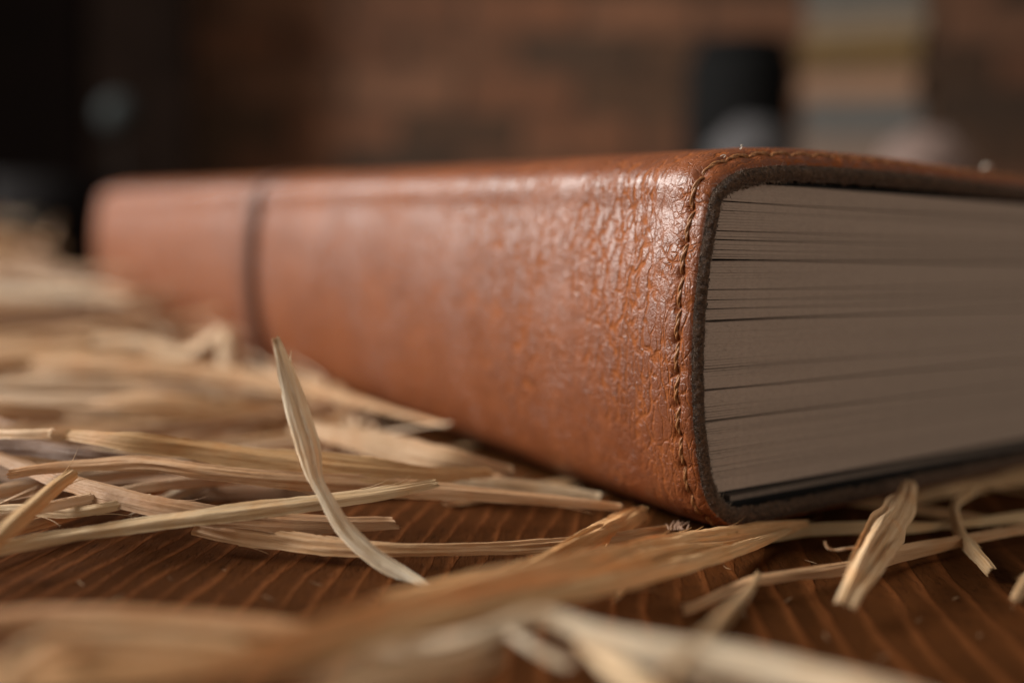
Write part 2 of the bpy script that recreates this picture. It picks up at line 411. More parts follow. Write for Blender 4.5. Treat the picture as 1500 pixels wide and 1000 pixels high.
def build_cover():
    s = np.unique(np.round(np.concatenate([np.arange(0, 130, 2.5), np.arange(130, S_CORNER-8, .5), np.arange(S_CORNER-8, S_BOT+10, .22),
                                           np.arange(S_BOT+10, S_MAX-130, .8), np.arange(S_MAX-130, S_MAX, 3.0), [S_MAX]]), 4))
    t = np.concatenate([[0, .06, .14], np.arange(.3, 8, .22), np.arange(8, 45, .6), np.arange(45, 130, 1.6), np.arange(130, LEN-4, 5), [LEN-4, LEN-2, LEN-.8, LEN-.2, LEN]])
    p, n = P_at(s)
    SS, TT = np.meshgrid(s, t, indexing='ij')
    off = surf_off(SS, TT, np.clip(n[:, 1], -1, 1)[:, None]*np.ones_like(TT))
    # far end rolls off too
    r2 = np.clip((LEN-TT)/6.0, 0, 1); off = np.minimum(off, .0+2.4*(1-(1-r2)**2.5)+.0)
    # tiny rounding at the very edge
    off -= .25*np.exp(-TT/.12)
    # irregular undulation of the hide
    und = np.zeros_like(off)
    for i in range(len(s)):
        a, z = p[i]
        if a > 110: continue
        for j in range(len(t)):
            if t[j] > 140 and j % 2: und[i, j] = und[i, j-1]; continue
            q = Vector((a*.06, z*.06, t[j]*.13))
            und[i, j] = .10*mn.noise(q) + .07*mn.noise(q*3.1) + (.055*mn.noise(q*8.7) if t[j] < 60 else 0)
    off += und*np.clip(.35+TT/10, 0, 1)
    # slow sag of the spine along its length
    a = p[:, 0][:, None] + n[:, 0][:, None]*off; z = p[:, 1][:, None] + n[:, 1][:, None]*off
    z = np.maximum(z, .9)
    t_jit = np.zeros_like(TT)
    for i in range(len(s)): t_jit[i, :] = .16*mn.noise(Vector((s[i]*.35, 3, 0))) + .06*mn.noise(Vector((s[i]*2.2, 9, 0)))
    tt = TT + t_jit*np.exp(-TT/2.0)
    Vo = bw(a, z, tt)
    nu, nv = Vo.shape[:2]
    V = [Vo.reshape(-1, 3)]; UV = [np.stack([SS, TT], -1).reshape(-1, 2)]
    F = [grid_faces(nu, nv)]; MI = [np.zeros((nu-1)*(nv-1), int)]
    base = nu*nv
    # cut edge at the near end: strip from the outer to the inner surface with a fibrous relief
    K = 9; TH = 2.25
    E = np.zeros((nu, K, 3)); a0, z0 = a[:, 0], z[:, 0]
    inner_end = None
    for k in range(K):
        f = k/(K-1)
        th = TH
        for i in range(nu):
            nnn = sn(s[i], f*TH*1.2, 0, 1.7, 3)*1.6
            rag = (.34*sn(s[i], 5, 2, .9, 3)+.26*sn(s[i], 1, 7, 3.2, 2)) if f > .8 else 0
            ia = a0[i]-n[i, 0]*(TH*f+rag*(f-.8)*5); iz = z0[i]-n[i, 1]*(TH*f+rag*(f-.8)*5)
            bulge = -.75*math.sin(math.pi*min(1, f*1.02)) + .20*nnn*math.sin(math.pi*min(1, f+.08))
            E[i, k] = bw(ia, iz, t_jit[i, 0] + bulge*.9 + (.35*(f-.85)/.15 if f > .85 else 0))
    V.append(E.reshape(-1, 3)); UV.append(np.zeros((nu*K, 2)))
    fe = grid_faces(nu, K, base=base)[:, ::-1]; F.append(fe)
    MI.append(np.ones(len(fe), int)); base2 = base+nu*K
    # inner surface
    ti = np.concatenate([[.35, 1.5, 4, 10, 40, 120, LEN-.3]])
    pi = p - n*TH
    I = bw(pi[:, 0][:, None]*np.ones(len(ti)), pi[:, 1][:, None]*np.ones(len(ti)), ti[None, :]*np.ones((nu, 1)))
    I[:, 0] = E[:, -1]
    V.append(I.reshape(-1, 3)); UV.append(np.zeros((nu*len(ti), 2)))
    fi = grid_faces(nu, len(ti), base=base2)[:, ::-1]; F.append(fi); MI.append(np.full(len(fi), 2))
    # far end closing strip
    far = np.stack([np.arange(nu-1)*nv+nv-1, np.arange(1, nu)*nv+nv-1,
                    base2+np.arange(1, nu)*len(ti)+len(ti)-1, base2+np.arange(nu-1)*len(ti)+len(ti)-1], 1)[:, ::-1]
    F.append(far); MI.append(np.ones(len(far), int))
    V = np.vstack(V); UV = np.vstack(UV); F = np.vstack(F); MI = np.concatenate(MI)
    return mesh('leather_cover', V, F.tolist(), [M_LEATHER, M_SUEDE, M_INNER], book, uv=UV, midx=MI.tolist(), origin=C0), s, n, a0, z0
cover, cs, cn, ca0, cz0 = build_cover()

# stitches: each a short two-ply twisted thread
def stitch(s0, s1, k):
    n = 15; V = []; F = []
    rr = random.Random(k)
    slant = rr.uniform(.30, .46); lift = rr.uniform(.85, 1.1)
    f = np.linspace(0, 1, n)
    s = s0+(s1-s0)*f
    p, nn = P_at(s)
    base = surf_off(s, np.full(n, TS), nn[:, 1])
    rise = .46*lift*np.sin(math.pi*f)**.5 - .32
    off = roll_off(np.full(n, TS), nn[:, 1]) - .12 + rise
    tt = TS + slant*(f-.5) + .05*np.sin(6*f+k)
    c = bw(p[:, 0]+nn[:, 0]*off, p[:, 1]+nn[:, 1]*off, tt)
    N3 = nn[:, 0][:, None]*WD + nn[:, 1][:, None]*ZD
    T3 = np.gradient(c, axis=0); T3 /= np.linalg.norm(T3, axis=1)[:, None]
    B3 = np.cross(T3, N3)
    for ply in (0, 1):
        ang = f*7.5 + math.pi*ply + k
        thin = .65+.35*np.sin(math.pi*f)**.5
        cc = c + (N3*np.cos(ang)[:, None] + B3*np.sin(ang)[:, None])*.145*thin[:, None]
        b = len(V)
        for i in range(n):
            for q in range(6):
                a = q*math.pi/3
                V.append(cc[i] + (N3[i]*math.cos(a)+B3[i]*math.sin(a))*.175*thin[i])
        F += grid_faces(n, 6, wrap=True, base=b).tolist()
    return mesh('stitch', V, F, M_THREAD, cover, origin=c[n//2])
k = 0
s_ = S_CORNER - PITCHS*22
while s_ < S_BOT + PITCHS*5:
    stitch(s_+.12, s_+PITCHS-.12, k); s_ += PITCHS; k += 1

# fuzz of fibres on the cut edge
def fuzz():
    r = random.Random(3); V = []; F = []
    idx = [i for i in range(len(cs)) if ca0[i] < 75]
    for _ in range(7000):
        i = r.choice(idx); f = r.random()
        if cn[i][1] < -.7 and r.random() < .45: continue
        d = 2.25*f
        p = bw(ca0[i]-cn[i][0]*d, cz0[i]-cn[i][1]*d, -.30*math.sin(math.pi*f)+.05)
        L = r.uniform(.15, .62)*(1.5 if f > .9 else 1)
        dr = (-UD*r.uniform(.1, .8) + WD*r.gauss(0, .7) + ZD*r.gauss(0, .7)); dr /= np.linalg.norm(dr)
        bend = (WD*r.gauss(0, .5) + ZD*r.gauss(-.1, .5))
        sd = np.cross(dr, [.3, .4, .8]); sd /= np.linalg.norm(sd); w = r.uniform(.020, .055)
        q1 = p+dr*L*.5; q2 = p+dr*L+bend*L*.5
        up = np.cross(sd, dr)
        b = len(V)
        V += [p+sd*w, p-sd*w, p+up*w, q1+sd*w*.8, q1-sd*w*.8, q1+up*w*.8, q2]
        F += [(b, b+1, b+4, b+3), (b+1, b+2, b+5, b+4), (b+2, b, b+3, b+5), (b+3, b+4, b+6), (b+4, b+5, b+6), (b+5, b+3, b+6)]
    o = mesh('edge_fibres', V, F, M_FUZZ, cover, origin=bw(0, 25, 0)); o['kind'] = 'stuff'
fuzz()

# elastic-like band round the book
def band():
    s = np.arange(0, S_MAX, 1.2); p, n = P_at(s)
    t0 = 151.0; tv = np.array([0, .25, 1.6, 4.5, 7.4, 8.75, 9.0]); ov = np.array([1.2, 2.75, 3.0, 3.05, 3.0, 2.75, 1.2])
    V = bw(p[:, 0][:, None]+n[:, 0][:, None]*ov, np.maximum(p[:, 1][:, None]+n[:, 1][:, None]*ov, .45), (t0+tv)[None, :]*np.ones((len(s), 1)))
    mesh('strap', V.reshape(-1, 3), grid_faces(len(s), len(tv)).tolist(), M_BAND, book, origin=bw(-10, 28, t0))
band()

# page block: sections of sheets with real gaps
def inner_a(z):
    """a of the inner face of the spine at height z"""
    sel = (ps > S_CORNER) & (ps < S_BOT+3)
    q = prof[sel] - pn[sel]*2.25
    o = np.argsort(q[:, 1]); return float(np.interp(z, q[o, 1], q[o, 0]))
def end_z(px, py):
    q = ray(px, py); s = (C0@UD)/(q@UD); return float((CAM+q*s)[2])
strong = [280, 293.5, 308, 337, 350, 366, 380, 424, 440, 453, 469, 505, 540, 570, 615, 632, 662, 692, 719]
wide = {293.5: .16, 308: .07, 337: .11, 350: .15, 366: .09, 380: .24, 424: .13, 440: .10, 453: .12, 469: .27, 505: .03, 540: .11, 570: .26, 615: .24, 632: .08, 662: .07, 692: .06}
zs = [end_z(1062, y) for y in strong]; zs[0] = 49.05; zs[-1] = 7.7
def sheet_strip(V, F, z0, z1, g0, tj, dz_far, rj):
    """one sheet; z1 top, z0 bottom; g0 extra gap above it near the spine that tapers away"""
    zc = (z0+z1)/2
    st = inner_a(zc)+1.05+rj
    aa = [st, st+1.2, st+5, st+14, st+40, st+100, 198]
    gg = [g0, g0*.92, g0*.8, g0*.68, g0*.58, g0*.5, g0*.5]
    b = len(V)
    for i, (a, g_) in enumerate(zip(aa, gg)):
        w_ = .05*math.sin(a*.11+zc)+dz_far*a/200
        for zz in (z0+w_, z1-g_+w_): 
            V.append(bw(a, zz, 1.15+tj)); V.append(bw(a, zz, LEN-1.5))
    m = len(aa)
    for i in range(m-1):
        p = b+4*i; q = p+4
        F += [(p, q, q+2, p+2), (p+2, q+2, q+3, p+3), (p, p+1, q+1, q)]
    F.append((b, b+2, b+3, b+1))
def page_block():
    r = random.Random(11)
    for i in range(len(zs)-1):
        zt, zb = zs[i], zs[i+1]
        n = max(1, round((zt-zb)/.34)); h = (zt-zb)/n
        V = []; F = []
        tb = r.uniform(-.09, .09); rb = r.uniform(-.12, .18)
        for k_ in range(n):
            z1 = zt-k_*h; z0 = z1-h
            if k_ == 0 and i > 0: g0 = 1.35*wide.get(strong[i], .05)
            else: g0 = r.choice([.0, .004, .008, .012, .02, .035, .07])
            sheet_strip(V, F, z0, z1, g0, tb+r.gauss(0, .018), 0, rb+r.uniform(-.15, .35))
        o = mesh('page_section', V, F, M_PAPER, book, smooth=False, origin=bw(20, zb, .75))
        o.data.flip_normals()
page_block()
def slab(name, z0, z1, t0, mat, a0=None, wob=0):
    V = []; F = []
    st = inner_a(max(6.5, (z0+z1)/2))+.6 if a0 is None else a0
    for a in (st, st+3, st+15, st+60, 198):
        for zz in (z0, z1): V.append(bw(a, zz, t0)); V.append(bw(a, zz, LEN-1.5))
    for i in range(4):
        p = 4*i; q = p+4
        F += [(p, q, q+2, p+2), (p+2, q+2, q+3, p+3), (p, p+1, q+1, q)]
    F.append((0, 2, 3, 1))
    o = mesh(name, V, F, mat, book, smooth=False, origin=bw(20, z0, t0)); o.data.flip_normals()
slab('endpaper', 49.12, 49.5, 1.5, M_BLACK, a0=-.5)
slab('endpaper', 6.95, 7.55, 2.4, M_BLACK, a0=.6)
slab('endpaper', 6.15, 6.85, 1.1, mat_simple('grey_endpaper', (.16, .125, .10), .8, 1.2, .2), a0=2.2)
slab('backing_board', 4.95, 6.05, 3.0, M_BLACK, a0=3.2)

# ------------------------------------------------------------------ straw
TAN = (.50, .345, .215)
def golden(c):
    v = [x*k for x, k in zip(c, (1.27, 1.20, 1.06))]
    m_ = min(1.0, .92/max(v)); return tuple(x*m_ for x in v)
def straw(name, ctrl, w, color, label=None, cat='straw', group=None, seed=0, fold=.5, face=.55, twist=0.0, n=None, end=(1.0, 1.0), parent=None, crease=1.0, up0=None, thick=.13, m_=17, wpx=True):
    """ctrl: (px, py, h mm) or (px, py, None, depth mm) or world (x,y,z,'w'). w: list of widths in photo px at even spacing."""
    C = []
    for c in ctrl:
        if len(c) == 4 and c[3] == 'w': C.append(np.array(c[:3], float))
        elif len(c) == 4: C.append(at(c[0], c[1], depth=c[3]))
        else: C.append(at(c[0], c[1], c[2]))
    C = np.array(C)
    Ltot = np.linalg.norm(np.diff(C, axis=0), axis=1).sum()
    n = n or int(min(150, max(24, Ltot/1.1)))
    r = random.Random(seed*77+5)
    c = catmull(C, n)
    sarr = np.r_[0, np.cumsum(np.linalg.norm(np.diff(c, axis=0), axis=1))]
    f = sarr/sarr[-1]
    wv = np.interp(f, np.linspace(0, 1, len(w)), w)
    depth = (c-CAM)@F_
    wm = wv*1.04*depth/FPX if wpx else wv
    T = np.gradient(c, axis=0); T /= np.linalg.norm(T, axis=1)[:, None]
    V = []; UV = []
    o1, o2, o3 = r.uniform(0, 99), r.uniform(0, 99), r.uniform(0, 99)
    prev = None
    rings = []
    for i in range(n):
        tc = CAM-c[i]; tc /= np.linalg.norm(tc)
        u_ = np.array([0, 0, 1.0]) if up0 is None else np.array(up0, float)
        N = u_*(1-face) + tc*face
        N = N-(N@T[i])*T[i]; N /= np.linalg.norm(N)
        ang = twist*(f[i]-.5) + .55*mn.noise(Vector((sarr[i]*.045, o1, 0)))
        S = np.cross(T[i], N)
        N2 = N*math.cos(ang)+S*math.sin(ang); S2 = S*math.cos(ang)-N*math.sin(ang)
        rings.append((N2, S2))
    half = []; npl = r.choice([1.3, 1.8, 2.4])
    for i in range(n):
        N, S = rings[i]; wd = wm[i]
        wl = 1+.16*mn.noise(Vector((sarr[i]*.16, o2, 1)))+.06*mn.noise(Vector((sarr[i]*.9, o2, 5)))
        row = []
        fo = fold*(1+.8*mn.noise(Vector((sarr[i]*.06, o3, 4))))
        fx = .25*mn.noise(Vector((sarr[i]*.04, o3, 9)))      # fold line wander
        for j in range(m_):
            v = -1+2*j/(m_-1)
            x = v*wd*.5*wl
            # V fold + curl + longitudinal ridges
            q = v-fx
            hgt = -abs(q)*wd*.5*fo + wd*.04*(1-q*q)
            pl = v*npl + .9*mn.noise(Vector((sarr[i]*.05, o1, v*.8+7)))
            hgt += crease*wd*.055*(abs((pl+o1) % 1.0 - .5)*4-1)*(.5+mn.noise(Vector((sarr[i]*.08, o3, 11))))
            hgt += crease*wd*.055*mn.noise(Vector((v*2.6+o1, sarr[i]*.055, o2)))*2
            hgt += crease*.10*mn.noise(Vector((v*6+o1, sarr[i]*.12, o3)))
            hgt += crease*.09*mn.noise(Vector((v*1.2+o2, sarr[i]*.9, o3)))
            row.append((x, hgt, v))
        half.append(row)
    # ragged ends
    e0 = [r.uniform(-.5, .5) for _ in range(m_)]; e1 = [r.uniform(-.5, .5) for _ in range(m_)]
    sl0, sl1 = r.uniform(-.5, .5), r.uniform(-.5, .5)
    zoff_top = []; zoff_bot = []
    th = thick
    for side in (1, -1):
        for i in range(n):
            N, S = rings[i]; wd = wm[i]
            for j in range(m_):
                x, hh, v = half[i][j]
                edge = 1-abs(v)**6
                sh = 0
                if i < 3: sh += (3-i)/3*(e0[j]*.5+sl0*v*wd*.4)*end[0]
                if i > n-4: sh += (i-n+4)/3*(e1[j]*.5+sl1*v*wd*.4)*end[1]
                P = c[i]+S*x+N*(hh+side*th*.5*edge)+T[i]*sh
                if P[2] < .10 + (.12 if side > 0 else 0): P = P.copy(); P[2] = .10+(.12 if side > 0 else 0)
                V.append(P); UV.append((sarr[i], x+o1*3))
    nn = n*m_
    F = [grid_faces(n, m_), grid_faces(n, m_, base=nn)[:, ::-1]]
    i = np.arange(n-1)
    F.append(np.stack([i*m_, (i+1)*m_, nn+(i+1)*m_, nn+i*m_], 1))
    F.append(np.stack([i*m_+m_-1, nn+i*m_+m_-1, nn+(i+1)*m_+m_-1, (i+1)*m_+m_-1], 1))
    j = np.arange(m_-1)
    F.append(np.stack([j, nn+j, nn+j+1, j+1], 1)[:, ::-1])
    F.append(np.stack([(n-1)*m_+j, nn+(n-1)*m_+j, nn+(n-1)*m_+j+1, (n-1)*m_+j+1], 1))
    F = np.vstack(F).tolist()
    if wpx and name != 'tendril' and crease > .5:          # slivers of fibre peeling from the edges and ends
        for q in range(r.randint(3, 7)):
            sd = r.choice((-1, 1)); i0 = r.randint(2, n-3) if q > 1 else (1 if q else n-2)
            N, S = rings[i0]; tdir = T[i0]*(1 if i0 < n-4 and (i0 > 4 or q == 99) else (1 if i0 > n//2 else -1))
            ed = 0 if sd < 0 else m_-1
            if q < 2: ed = r.randint(1, m_-2)
            P0 = c[i0]+S*half[i0][ed][0]+N*half[i0][ed][1]
            Ls = r.uniform(1.2, 5.5) if q > 1 else r.uniform(.8, 2.2); w0 = r.uniform(.05, .13)
            out = S*sd*r.uniform(.05, .35)+N*r.uniform(-.05, .30)
            b0 = len(V)
            for kk in range(7):
                ff = kk/6; Pq = P0+tdir*Ls*ff+out*Ls*ff*ff
                if Pq[2] < .3: Pq = Pq.copy(); Pq[2] = .3
                ww = w0*(1-.85*ff)
                for aa in range(4):
                    V.append(Pq+(S*math.cos(aa*math.pi/2)+N*math.sin(aa*math.pi/2)*.6)*ww); UV.append((sarr[i0]+Ls*ff, half[i0][ed][0]+o1*3+aa*.1))
            F += grid_faces(7, 4, wrap=True, base=b0).tolist()
    o = mesh(name, V, F, M_STRAW, parent, uv=UV, origin=c[n//2])
    color = golden(color); k_ = r.uniform(.93, 1.06); o.color = (color[0]*k_, color[1]*k_, color[2]*k_, 1)
    if label: tag(o, label, cat, group)
    return o

st = straw
# sharp ones near the book
g_ = st('straw_strip', [(287, 767, 3.2), (340, 778, 3.0), (400, 786, 2.6), (470, 797, 2.4), (560, 804, 2.2), (680, 804, 2.0), (800, 799, 2.0), (900, 790, 2.0), (980, 778, 1.6)], [30, 32, 30, 22, 16, 18, 24, 24, 18], (.60, .43, .28),
   'tan flat straw strip with a blunt square-cut end, crossing under the upright straw', seed=1, fold=.15, face=.75, crease=1.2, end=(.15, 1))
st('straw_strip', [(404, 495, None, 120), (420, 548, None, 121), (438, 610, None, 121), (453, 660, None, 121), (461, 697, None, 120.8), (478, 730, None, 120.5), (503, 772, None, 120), (545, 812, None, 119), (590, 840, None, 118), (632, 862, None, 116)],
   [11, 25, 33, 35, 17, 24, 25, 24, 14], (.76, .735, .66), 'cream creased straw strip standing up with its pointed tip in front of the spine', seed=2, fold=.55, face=.98, crease=1.9, end=(.3, .3))
leaf = st('straw_leaf', [(1238, 886, 2.6), (1250, 862, 3.6), (1268, 828, 5.0), (1290, 790, 6.0), (1312, 755, 6.2), (1326, 728, 6.4), (1334, 706, 6.0)], [30, 44, 54, 54, 42, 28, 18], (.72, .58, .42),
   'short curled straw leaf lying across the thin stalk below the pages', seed=3, fold=.12, face=.98, crease=2.0, end=(.4, .4))
st('tendril', [(1262, 812, 4.2), (1258, 802, 5.0), (1240, 803, 5.2), (1222, 805, 5.0), (1212, 801, 5.4), (1208, 794, 6.2)], [7, 4.5, 3.5, 4, 3.5, 2.5], (.72, .56, .42), seed=4, parent=leaf, fold=.2, crease=.3, thick=.25, m_=7)
st('straw_stalk', [(1002, 889, 1.2), (1020, 884, 1.2), (1058, 867, 1.4), (1098, 850, 2.4), (1116, 846, 2.6), (1180, 836, 2.2), (1250, 826, 2.0), (1320, 808, 1.8), (1400, 791, 1.8), (1470, 778, 1.8), (1540, 768, 1.8)],
   [17, 15, 18, 23, 24, 23, 21, 17, 15, 14], (.58, .40, .26), 'thin tan straw stalk with a small knotted end on bare wood', seed=5, fold=.5, face=.7, crease=1.0)
st('straw_stalk', [(1120, 786, 1.0), (1180, 776, 1.0), (1260, 772, 1.2), (1340, 770, 1.4), (1420, 763, 1.6), (1500, 755, 1.8), (1560, 750, 1.8)], [18, 20, 20, 20, 21, 22], (.66, .54, .37),
   'straight pale straw running behind the curled leaf toward the table edge', seed=6, fold=.3, face=.6, crease=.6)
st('straw_strip', [(1330, 730, 1.4), (1380, 716, 1.5), (1440, 706, 1.6), (1500, 694, 1.8), (1560, 684, 1.8)], [16, 24, 26, 30, 30], (.50, .37, .24), 'blurred tan straw strip close beneath the bottom cover of the book', seed=7, fold=.3, face=.7)
st('straw_strip', [(1428, 716, 2.6), (1402, 735, 3.2), (1400, 755, 2.6), (1406, 778, 2.2), (1422, 802, 2.0), (1438, 820, 2.0), (1450, 834, 1.8)], [11, 13, 11, 16, 20, 20, 18], (.64, .50, .34),
   'short crooked straw piece with a hollow blunt end under two stalks', seed=8, fold=.9, face=.8, crease=1.0)
st('straw_strip', [(1560, 810, 4), (1520, 835, 4), (1492, 868, 3.2), (1486, 880, 2.4)], [40, 34, 24, 14], (.45, .34, .23), 'blurred brownish straw tip entering at the table side beyond the leaf', seed=9)
st('straw_strip', [(1112, 838, 3.4), (1100, 858, 4.4), (1066, 896, 7), (1030, 935, 9), (1000, 966, 10), (975, 1000, 10)], [9, 15, 19, 20, 21, 20], (.56, .42, .28), 'blurred tan straw slanting from the thin stalk down to the cream strip', seed=10, fold=.4, face=.8)
# the wide brown husk through the middle
st('straw_husk', [(-60, 985, 9), (60, 985, 9.5), (200, 978, 10), (330, 962, 10.5), (430, 938, 10.5), (540, 902, 10), (650, 872, 9.5), (760, 846, 9), (860, 826, 7.5), (960, 806, 5.5), (1060, 790, 3.4), (1130, 777, 2.2), (1184, 766, 1.8)],
   [34, 38, 40, 40, 38, 38, 40, 46, 54, 52, 46, 30, 9], (.74, .52, .31), 'wide brown straw husk sweeping diagonally from the foreground to the book corner', seed=11, fold=.25, face=.8, crease=1.6, m_=21)
st('straw_strip', [(945, 744, 3.2), (900, 764, 4.0), (858, 786, 4.8), (820, 804, 5.2), (780, 822, 5.4), (735, 838, 5.2), (680, 850, 5.0), (620, 862, 5.0), (560, 876, 5.0)], [24, 34, 34, 30, 24, 22, 26, 30, 26], (.78, .54, .31),
   'twisted orange-tan straw with puckered folds reaching to the cover', seed=12, fold=.9, face=.8, crease=2.2)
st('straw_strip', [(905, 872, 2), (930, 842, 3.6), (965, 820, 5), (1010, 806, 4.6), (1060, 798, 3.4)], [8, 12, 16, 18, 12], (.60, .42, .25), 'small looped straw curling out beneath the wide brown husk', seed=13, fold=.9, crease=1.4)
st('straw_strip', [(-40, 1010, 8), (120, 1000, 9), (280, 984, 9.5), (420, 962, 9.5), (560, 926, 9), (700, 892, 8.4), (820, 868, 7.4), (930, 846, 6), (1030, 818, 4.4), (1110, 794, 3), (1160, 774, 2.2)], [26, 30, 30, 32, 32, 30, 28, 26, 22, 16, 6], (.76, .58, .37),
   'golden straw strip running along the lower edge of the brown husk', seed=31, fold=.3, face=.8, crease=1.4)
st('straw_strip', [(430, 946, 8.5), (520, 912, 8.6), (610, 880, 8.4), (690, 856, 8), (770, 838, 7.4), (850, 822, 6.6), (930, 806, 5.6), (1000, 790, 4.6), (1080, 779, 3.4)], [12, 26, 30, 32, 30, 26, 24, 18, 8], (.70, .46, .24),
   'orange-brown straw strip riding on the upper edge of the brown husk', seed=32, fold=.35, face=.8, crease=1.6)
# foreground cream strips
st('straw_strip', [(500, 942, 7), (560, 944, 7.5), (630, 946, 8), (700, 930, 9), (752, 908, 9.6), (800, 898, 10), (860, 918, 9.6), (950, 946, 9.2), (1060, 968, 9), (1170, 990, 9), (1300, 1024, 9), (1440, 1070, 8)], [14, 20, 24, 24, 30, 38, 44, 46, 48, 48, 50, 50], (.76, .72, .64),
   'broad cream straw strip arching across the near edge of the photo', seed=14, fold=.35, face=.8, crease=1.2, m_=17)
st('straw_strip', [(738, 918, 7.5), (775, 940, 7), (808, 958, 6.4), (836, 972, 6)], [14, 18, 20, 14], (.76, .71, .62), 'short cream straw loop hooked under the arched cream strip', seed=15, fold=.6)
st('straw_strip', [(850, 935, 7.5), (885, 962, 8), (925, 990, 8.5), (970, 1025, 9)], [24, 30, 36, 36], (.76, .64, .48), 'pale straw strip leaving the arched cream strip toward the camera', seed=16, fold=.4)
st('straw_strip', [(470, 1030, 13), (540, 994, 13), (620, 974, 12.5), (690, 962, 11.5), (730, 952, 10)], [60, 66, 60, 40, 16], (.64, .50, .36), 'very blurred broad tan straw below the cream strip', seed=17, fold=.3)
st('straw_strip', [(-40, 912, 6), (60, 902, 6.5), (160, 900, 7), (270, 905, 7), (380, 913, 7), (470, 924, 7)], [34, 34, 32, 30, 28, 18], (.52, .31, .17), 'blurred reddish brown straw lying along the near left wood', seed=18, fold=.3)
st('straw_strip', [(-20, 1010, 12), (20, 972, 12), (66, 940, 12), (120, 928, 11.5), (210, 930, 11), (300, 936, 10.5), (400, 946, 10)], [26, 30, 34, 34, 34, 30, 20], (.72, .57, .40), 'blurred pale straw arching over the reddish brown one at near left', seed=19, fold=.5)
# left middle
st('straw_strip', [(-30, 815, 6), (10, 776, 7), (48, 742, 8), (82, 712, 9), (112, 690, 9.5)], [26, 24, 24, 22, 16], (.60, .45, .28), 'slanted tan straw leaning up at the left under a long stalk', seed=20, fold=.6, face=.85)
st('straw_stalk', [(12, 694, 8), (60, 686, 8.5), (130, 680, 9), (210, 678, 9.5), (300, 690, 9), (420, 702, 8), (560, 712, 6.5), (700, 722, 5.5), (820, 733, 4.5), (910, 742, 3.5)], [14, 18, 22, 22, 26, 30, 26, 20, 16, 12], (.60, .42, .28),
   'long straw stalk with a jagged tip running from the left to the spine', seed=21, fold=.4, face=.8)
st('straw_strip', [(-40, 652, 9), (40, 682, 7.8), (130, 715, 6.8), (240, 741, 6), (350, 757, 4.8), (470, 765, 4), (580, 764, 3.4)], [18, 26, 30, 34, 36, 34, 20], (.44, .30, .20), 'brown straw strip sloping down below the jagged stalk', seed=22, fold=.3)
st('straw_strip', [(-40, 812, 3.2), (40, 794, 3.6), (130, 778, 4), (220, 763, 5), (310, 752, 6), (430, 738, 7), (560, 720, 8), (640, 706, 8.5)], [20, 22, 26, 30, 30, 26, 24, 14], (.58, .47, .33), 'greyish cream straw rising across the brown strip above bare wood', seed=23, fold=.3)
st('straw_strip', [(96, 634, 12), (180, 644, 12), (280, 654, 11), (380, 668, 10), (500, 682, 9), (600, 690, 8), (720, 690, 6)], [18, 30, 34, 40, 44, 40, 16], (.54, .37, .21), 'broad ochre straw strip with a square end in the middle of the heap', seed=24, fold=.3)
st('straw_strip', [(-40, 632, 11), (20, 632, 12), (76, 630, 12.5)], [16, 18, 18], (.66, .52, .38), 'short pale straw end poking out at the left of the heap', seed=25)
st('straw_strip', [(-60, 648, 9), (40, 650, 9.4), (130, 662, 9.5), (200, 672, 9)], [26, 34, 30, 12], (.22, .14, .10), 'brown straw strip with shade painted in under the short pale end', seed=26)  # shade of the heap is put into this dark colour
st('straw_strip', [(130, 505, None, 235), (200, 510, None, 233), (270, 522, None, 228), (308, 502, None, 225), (328, 492, None, 222), (336, 530, None, 217), (330, 575, None, 210), (342, 612, None, 205), (352, 640, None, 200)], [34, 38, 36, 30, 30, 30, 32, 34, 34], (.64, .51, .38),
   'pale bent straw kinked at a right angle above the heap', seed=27, fold=.5, face=.85)
st('straw_strip', [(430, 618, 8), (500, 632, 8), (580, 652, 7.5), (660, 672, 7), (750, 688, 5)], [30, 46, 50, 44, 14], (.52, .38, .26), 'wide tan straw leaf lying against the foot of the spine', seed=28, fold=.3)
st('straw_strip', [(640, 702, 4), (720, 706, 4), (800, 714, 3.4), (880, 726, 2.8)], [18, 22, 20, 12], (.50, .41, .31), 'greyish straw tucked beneath the spine behind the jagged stalk', seed=29, fold=.3)
st('straw_strip', [(-30, 745, 4.5), (30, 742, 5), (90, 748, 5), (150, 742, 5.6), (220, 728, 6)], [14, 18, 18, 18, 14], (.62, .50, .35), 'thin pale straw ending behind the slanted tan straw', seed=30)

